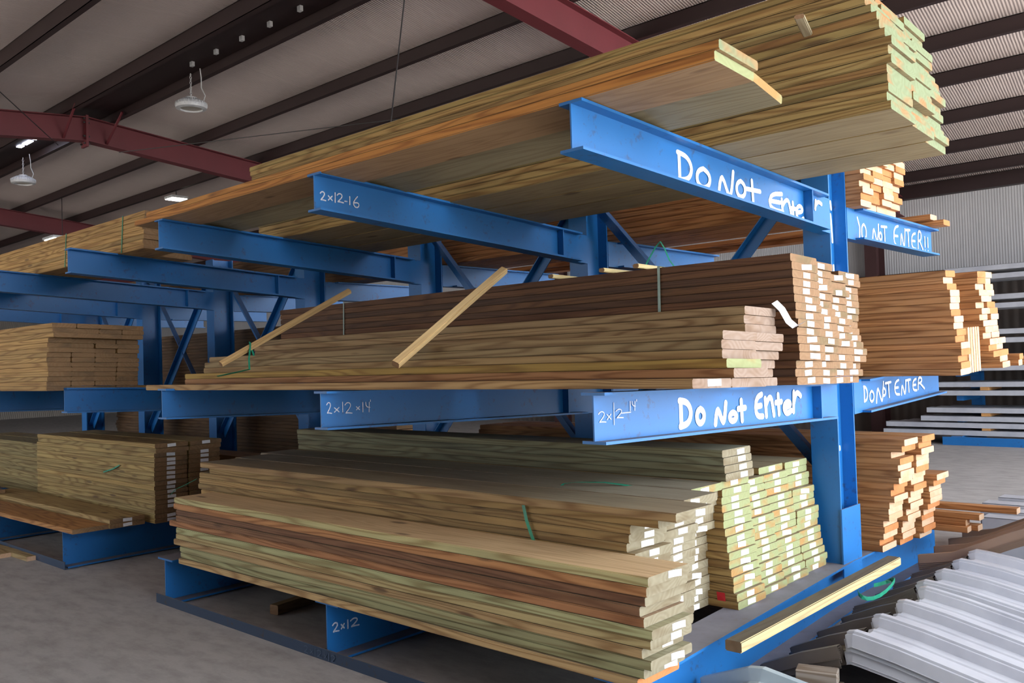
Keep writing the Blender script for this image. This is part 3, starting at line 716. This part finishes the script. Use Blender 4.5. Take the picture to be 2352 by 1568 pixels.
# far left rack loads
def plank(l, xr, L, s, h, label, group, w=.184, col=(190, 152, 92), end='end_dark', **k):
    return board('pine_plank', l, xr, L, s, h, label, group, col, 'wood', end, w, cat='board', **k)
for c in range(2):
    for i in range(8):
        plank('u', -4.80-random.uniform(0, .04)-.3*c, 4.8, 1.74-c*.29, i*GAP, 'yellow %s, %s column, far left top bundle' % (nth(i, 8), CN[c]), 'boards in the far left top bundle', w=.2858)
for c in range(4):
    for i in range(14):
        plank('m', -5.34-.02*c+random.uniform(-.025, .025)+.1*(i > 10), 3.9, 2.34-c*.189, i*GAP, 'knotty %s, %s column, far left middle bundle' % (nth(i, 14), CN[c]), 'boards in the far left middle bundle')
plank('m', -5.0, 3.0, 1.35, 0, 'short dark plank lying behind the far left middle bundle', None, w=.2858)
plank('m', -4.6, 2.5, 1.05, 0, 'dark plank farther behind the far left middle bundle', None, w=.2858)
for c in range(2):
    for i in range(17):
        plank('b', -4.99+random.uniform(-.012, .012)+(.03 if i > 14 else 0), 2.6, 1.60-c*.30, i*GAP, 'tagged %s, %s column, far left bottom stack' % (nth(i, 17), CN[c]), 'boards in the far left bottom stack', .2858, (176, 152, 96), 'end_dark', tg=(.0, 0, 'tag') if i not in (2, 15) else None)
for i in range(2):
    plank('b', -5.08, 3.0, 1.93, i*GAP, 'tagged %s of the pair along the far left bottom stack' % nth(i, 2), None, .2858, (186, 158, 104), 'end_dark', tg=(0, 0, 'tag'), yaw=.0)
plank('b', -5.10, 3.0, 2.24, 0, 'orange plank lying at the front of the far left base beams', None, .2858, (190, 140, 84), 'end_dark', yaw=.02, k=.02)
for c in range(2):
    for i in range(14):
        plank('b', -7.75+random.uniform(-.02, .02), 2.6, 1.5-c*.3, i*GAP, 'dim %s, %s column, stack behind the far left tagged one' % (nth(i, 14), CN[c]), 'boards in the dim stack at far left', .2858, (150, 134, 88))
for i in range(3):
    plank('b', -7.7, 2.8, 2.15, i*GAP, 'dim wide %s of the low pile at the left edge' % nth(i, 3), None, .2858, (150, 134, 110))
for i in range(12):
    plank('b', -4.1-random.uniform(0, .1), 3.6, .75, i*GAP, 'dark %s of the stack at the back of the left bay' % nth(i, 12), 'boards at the back of the left bay', .2858, (150, 118, 76))
for i, (xr, y) in enumerate(((-5.87, -2.42), (-6.2, -2.52))):
    plank('f', xr, 2.4, -y, 0, 'white-ended plank on the floor at the left edge, %s' % ('inner one' if i == 0 else 'outer one'), None, .09, (190, 166, 118), 'end_cream', yaw=.03)

for lv, nm, xr, nr in (('ur', 'top', -4.6, 11), ('mr', 'middle', -4.5, 17), ('br', 'bottom', -4.5, 22)):
    for i in range(nr):
        plank(lv, xr-random.uniform(0, .08), 6.3, .35, i*GAP, 'dark %s, rear %s load behind the far left rack' % (nth(i, nr), nm), 'dark boards behind the far left rack', .2858, (110, 82, 54))
# ------------------------------------------------------------------ sticks, blocks, straps
def lath(name, p, q, w, t, label, col, side='wood_clean', end='end_tan', cat='stick', twist=0.0, face=None):
    p, q = Vector(p), Vector(q); L = (q-p).length
    o = bpy.data.objects.new(name, board_mesh(L, w, t, side, end, face)); COL.objects.link(o)
    d = (q-p).normalized(); zz = Vector((0, 0, 1)); y = zz.cross(d).normalized(); z = d.cross(y)
    m3 = Matrix((d, y, z)).transposed() @ Matrix.Rotation(twist, 3, 'X')
    o.matrix_world = Matrix.Translation((p+q)/2) @ m3.to_4x4()
    o.color = lin(col); tag(o, label, cat); return o
lath('wood_stick', (-3.149, -2.150, 1.571), (-3.040, -1.190, 2.074), .038, .03, 'pale wooden stick leaning on the brown bundle, left one tied with green strap', (222, 186, 130), twist=.5)
lath('wood_stick', (-1.395, -2.150, 1.531), (-1.509, -1.190, 2.081), .045, .036, 'pale wooden stick leaning on the brown bundle, nearer one in the center', (228, 196, 142), twist=.5)
for j, (x, y, lb, hh) in enumerate(((-1.12, -1.22, 'left of three cream spacer strips on top of the brown bundle', .0), (-.75, -1.23, 'middle of three cream spacer strips on top of the brown bundle', .0), (-.52, -1.24, 'right of three cream spacer strips on top of the brown bundle', .0))):
    z = W('m', 0, 1.2, .616).z+.013
    lath('spacer_strip', (x, y, z), (x+.04, y+1.0, z-.026), .038, .022, lb, (232, 212, 156), end='end_dark', cat='strip')
lath('spacer_strip', (0.577, -1.595, 2.909), (0.487, -1.275, 2.903), .04, .019, 'grey spacer strip sticking out of the top bundle near its right end', (176, 166, 140), cat='strip')
lath('wood_post', (.262, -1.76, .318), (.262, .08, .335), .075, .046, 'cream wooden post lying on the metal panels beside the rack base', (196, 180, 134), end='end_dark', cat='post', face='wood_dirty')
lath('wood_block', (-2.75, -2.05, .035), (-2.95, -1.0, .035), .07, .06, 'short timber on the floor under the front bottom stack', (150, 120, 80), cat='block')
for z0, h_, dx, lb in ((0, .125, .02, 'dark wooden block on the floor, underneath the grey block'), (.125, .055, 0, 'grey wooden block beneath the edge of the white metal panels')):
    bm = bmesh.new(); box(bm, -.085, .085, -.045, .045, 0, h_); bmesh.ops.bevel(bm, geom=bm.edges[:], offset=.004, segments=1, affect='EDGES')
    o = obj('wood_block', bm, 'wood', None, (.47+dx, -1.43, z0)); o.color = lin((150, 140, 130) if z0 else (90, 80, 70)); o.rotation_euler = (0, 0, .3)
    tag(o, lb, 'block')

def strap(pts, label, mat='strap', w=.014, side=None):
    pts = [Vector(p) for p in pts]
    bm = bmesh.new(); prev = None; rows = []
    for i, p in enumerate(pts):
        d = (pts[min(i+1, len(pts)-1)]-pts[max(i-1, 0)]).normalized()
        sd = Vector(side) if side else d.cross(Vector((0, -1, .3))).normalized()
        sd = (sd - d*sd.dot(d)).normalized(); n_ = d.cross(sd)*.0006
        rows.append([bm.verts.new(p+sd*w/2+n_), bm.verts.new(p-sd*w/2+n_), bm.verts.new(p-sd*w/2-n_), bm.verts.new(p+sd*w/2-n_)])
    for a, c in zip(rows, rows[1:]):
        for k in range(4): bm.faces.new((a[k], a[(k+1) % 4], c[(k+1) % 4], c[k]))
    bm.faces.new(rows[0][::-1]); bm.faces.new(rows[-1]); bmesh.ops.recalc_face_normals(bm, faces=bm.faces)
    return tag(obj('plastic_strap', bm, mat), label, 'strap')
def band(l, x, s0, s1, h0, h1, label, mat, w=.016):
    P = [W(l, x, s0+.004, h0), W(l, x, s0+.004, h1+.004), W(l, x, s1, h1+.004)]
    return strap(P, label, mat, w, (1, 0, 0))
band('m', -.42, 1.192, .1, .31, .6165, 'pale vertical strap around the brown bundle near its tagged end', 'strap_grey')
band('m', -3.13, 1.192, .1, .30, .6165, 'thin vertical strap around the brown bundle near its left end', 'strap_grey', .012)
strap([(-.71, -.9, 1.985), (-.68, -.9, 2.06), (-.62, -.9, 2.14), (-.585, -.9, 2.17), (-.56, -.9, 2.13), (-.53, -.9, 2.06), (-.48, -.9, 1.995)], 'green strap arching above the brown bundle between spacer strips', 'strap', .014, (0, 1, 0))
strap([(-3.145, -1.909, 1.622), (-3.135, -1.939, 1.682), (-3.125, -1.949, 1.712), (-3.105, -1.959, 1.682), (-3.075, -1.989, 1.602), (-3.055, -1.999, 1.532), (-3.175, -2.039, 1.512), (-3.325, -2.079, 1.492)], 'green strap looped over the left leaning stick and hanging down', 'strap', .016, (.3, -1, .5))
strap([(-.72, -1.70, .885), (-.69, -1.68, .915), (-.62, -1.66, .925), (-.5, -1.6, .925), (-.36, -1.5, .90)], 'green strap lying on the dusty boards of the bottom shelf', 'strap', .02, (.3, 1, 0))
strap([(-.62, -2.06, .868), (-.60, -2.063, .80), (-.57, -2.063, .73), (-.53, -2.063, .66)], 'green strap hanging down the front of the second bottom stack', 'strap', .018, (1, 0, 0))
strap([(-3.48, -2.16, .81), (-3.56, -2.2, .77), (-3.62, -2.24, .74), (-3.66, -2.26, .70)], 'pale green strap end at the left end of the second bottom stack', 'strap', .014, (0, 1, .5))
strap([(.335+.055*math.cos(a), -.38+.21*math.sin(a), .285+.015*math.sin(a*2)) for a in [k*.35-2.2 for k in range(15)]], 'green strap coiled beside the cream post on the metal panels', 'strap', .02, (0, 0, 1))
strap([W('u', -5.2, 1.887, .0), W('u', -5.2, 1.887, .311)], 'green strap on the far left top bundle, right one', 'strap', .014, (1, 0, 0))
strap([W('u', -6.4, 1.887, .0), W('u', -6.4, 1.887, .311)], 'green strap on the far left top bundle, left one', 'strap', .014, (1, 0, 0))
strap([(-5.62, -1.754, .74), (-5.75, -1.756, .70), (-5.95, -1.758, .66)], 'pale strap end on the front of the far left bottom stack', 'strap', .012, (0, 0, 1))
strap([W('m', -6.9, 2.437, .53), W('m', -6.8, 2.437, .40), W('m', -6.72, 2.437, .2), W('m', -6.7, 2.437, .05)], 'dark strap across the far left middle bundle', 'cable', .01, (1, 0, 0))
# torn paper at the front middle stack, cardboard label
bm = bmesh.new(); rows = []
for u, p in ((0, (.305, -1.36, 1.755)), (.3, (.335, -1.35, 1.72)), (.6, (.36, -1.34, 1.665)), (.8, (.385, -1.33, 1.64)), (1, (.42, -1.31, 1.66))):
    p = Vector(p); rows.append([bm.verts.new(p+Vector((.0, -.028, -.005))), bm.verts.new(p+Vector((0, .028, .012)))])
for a, c in zip(rows, rows[1:]): bm.faces.new((a[0], a[1], c[1], c[0]))
tag(obj('torn_paper', bm, 'tag'), 'torn white paper curling off the end of the short middle stack', 'paper')
# ------------------------------------------------------------------ metal panels
def profile(n, pitch=.305, h=.05):
    pts = [(0, 0)]
    for k in range(n):
        y = k*pitch
        pts += [(y+.005, 0), (y+.017, h), (y+.05, h), (y+.064, 0), (y+.14, 0), (y+.146, .006), (y+.16, .006), (y+.166, 0), (y+.22, 0), (y+.226, .006), (y+.24, .006), (y+.246, 0)]
    y = n*pitch; pts += [(y+.005, 0), (y+.017, h), (y+.05, h), (y+.064, 0)]
    return pts
def panel(path, y0, n, label, group, mat, jit=0.0, yaw=0.0):
    """ribbed sheet: path gives (x, z) along the rib, the profile runs along Y from y0"""
    pr_ = profile(n); bm = bmesh.new(); rows = []; ox = path[0][0]
    for i, (x, z) in enumerate(path):
        d = Vector((path[min(i+1, len(path)-1)][0]-path[max(i-1, 0)][0], 0, path[min(i+1, len(path)-1)][1]-path[max(i-1, 0)][1])).normalized()
        nn = Vector((-d.z, 0, d.x))
        rows.append([bm.verts.new(Vector((x-ox, y, z))+nn*hh) for y, hh in pr_])
    for a, c in zip(rows, rows[1:]):
        for k in range(len(pr_)-1): bm.faces.new((a[k], a[k+1], c[k+1], c[k]))
    bmesh.ops.recalc_face_normals(bm, faces=bm.faces)
    o = obj('roofing_panel', bm, mat, None, (ox, y0, 0)); o.rotation_euler = (0, 0, yaw)
    s = o.modifiers.new('thick', 'SOLIDIFY'); s.thickness = .0012
    return tag(o, label, 'panel', group)
for k in range(9):
    dz = k*.0105; j = random.uniform(-.01, .01)
    panel([(.545+j, .180+dz), (.565+j, .186+dz), (.60, .182+dz), (.75, .155+dz), (1.0+j, .095+dz), (1.28, .03+dz)], -1.30+random.uniform(-.012, .012), 3, 'white ribbed panel, %s of the nearer pile' % (ORD[8-k]+' from the top' if k < 8 else 'topmost'), 'white panels in the nearer pile', 'galv')
for k in range(7):
    dz = k*.0105
    panel([(.49, .185+dz), (.51, .196+dz), (.56, .192+dz), (.72, .17+dz), (.98, .115+dz), (1.3, .04+dz)], -.20+random.uniform(-.012, .012), 3, 'white ribbed panel, %s of the farther pile' % (ORD[6-k]+' from the top' if k < 6 else 'topmost'), 'white panels in the farther pile', 'galv')
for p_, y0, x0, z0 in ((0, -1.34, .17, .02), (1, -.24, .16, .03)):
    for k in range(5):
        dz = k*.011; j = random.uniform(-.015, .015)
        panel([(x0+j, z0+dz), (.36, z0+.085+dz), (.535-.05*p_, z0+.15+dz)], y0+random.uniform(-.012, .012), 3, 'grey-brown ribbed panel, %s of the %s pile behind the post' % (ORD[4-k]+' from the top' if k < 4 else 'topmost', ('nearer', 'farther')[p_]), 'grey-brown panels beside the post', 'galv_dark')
for k in range(4):
    dz = k*.012
    panel([(.16, .05+dz), (.38, .135+dz), (.42, .14+dz), (.75, .08+dz), (1.1, .03+dz)], -2.64, 3, 'pale blue ribbed panel, %s of the bottom edge pile' % (ORD[3-k]+' from the top' if k < 3 else 'topmost'), 'pale blue panels at the bottom edge', 'galv_blue', 0, .08)
for k in range(5):
    dz = k*.011
    panel([(.16, .13+dz), (.36, .17+dz), (.40, .185+dz), (.70, .33+dz), (1.1, .50+dz), (1.6, .62+dz)], .78, 3, 'brown ribbed sheet, %s of the pile behind the white panels' % (ORD[4-k]+' from the top' if k < 4 else 'topmost'), 'brown bent sheets', 'galv_tan')
def trim(x0, x1, y, z, label, group, mat='galv', w=.16, h=.07):
    bm = bmesh.new()
    box(bm, 0, x1-x0, 0, w, h-.003, h); box(bm, 0, x1-x0, 0, .003, 0, h); box(bm, 0, x1-x0, w-.003, w, 0, h)
    box(bm, 0, x1-x0, .003, .02, 0, .003); box(bm, 0, x1-x0, w-.02, w-.003, 0, .003)
    return tag(obj('metal_trim', bm, mat, None, (x0, y, z)), label, 'trim', group)
for j, (x0, y, z) in enumerate(((.22, 1.95, .30), (.16, 2.14, .32), (.12, 2.34, .34), (.18, 2.55, .36))):
    trim(x0, 3.2, y, z-.3, 'long white metal trim, %s from the front in the row behind the brown sheets' % ('first', 'second', 'third', 'last')[j], 'white trims behind the brown sheets', 'galv', .18, .3)
trim(1.08, 3.0, -1.15, .0, 'white metal trim at the bottom right corner', None, 'galv', .12, .12)

# ------------------------------------------------------------------ far rack with long trims
fr = empty('cantilever_rack', (0, 0, 0), 'distant blue rack against the back wall holding pale metal trims', 'rack')
FZ = [.02, .37, .78, 1.17, 1.60, 2.14, 2.60]
for x in (-2.3, 0.0, 2.3, 4.6):
    bm = bmesh.new(); box(bm, x-.08, x+.08, 11.2, 11.4, 0, 2.7); obj('column', bm, 'blue', fr)
    bm = bmesh.new(); box(bm, x-.08, x+.08, 10.05, 11.2, 0, .14); obj('base_beam', bm, 'blue', fr)
    for z in FZ[1:]:
        bm = bmesh.new(); box(bm, x-.05, x+.05, 10.3, 11.2, z-.09, z-.012); obj('arm', bm, 'blue', fr)
bm = bmesh.new(); box(bm, -2.5, 5, 10.0, 10.04, 0, .13); obj('floor_rail', bm, 'blue', fr)
xl = {0: -3.5, 1: -2.85, 2: -2.6, 3: -2.4, 4: -2.4, 5: -2.3, 6: -2.45}
for li, z in enumerate(FZ):
    zb = z if li else .145
    for r in range(2):
        for q in range(3):
            trim(xl[li]+.05*r+.12*q+random.uniform(-.04, .04), 6.2, 10.15+q*.27, zb+r*.135 if li else zb+r*.12,
                 'pale trim, distant rack, %s shelf up, %s layer, %s row' % (('first', 'second', 'third', 'fourth', 'fifth', 'sixth', 'seventh')[li], ('lower', 'upper')[r], ('front', 'middle', 'back')[q]), 'pale trims on the distant rack', 'galv', .24, .08)
    for j, x in enumerate((-1.9, .6)):
        bm = bmesh.new(); box(bm, -.06, .06, 0, .75, 0, .052)
        o = obj('wood_spacer', bm, 'wood_clean', None, (x, 10.16, zb+.081)); o.color = lin((214, 160, 100))
        tag(o, 'small wooden spacer between pale trims, %s shelf of the distant rack' % ('first', 'second', 'third', 'fourth', 'fifth', 'sixth', 'seventh')[li], 'spacer', 'wooden spacers on the distant rack')
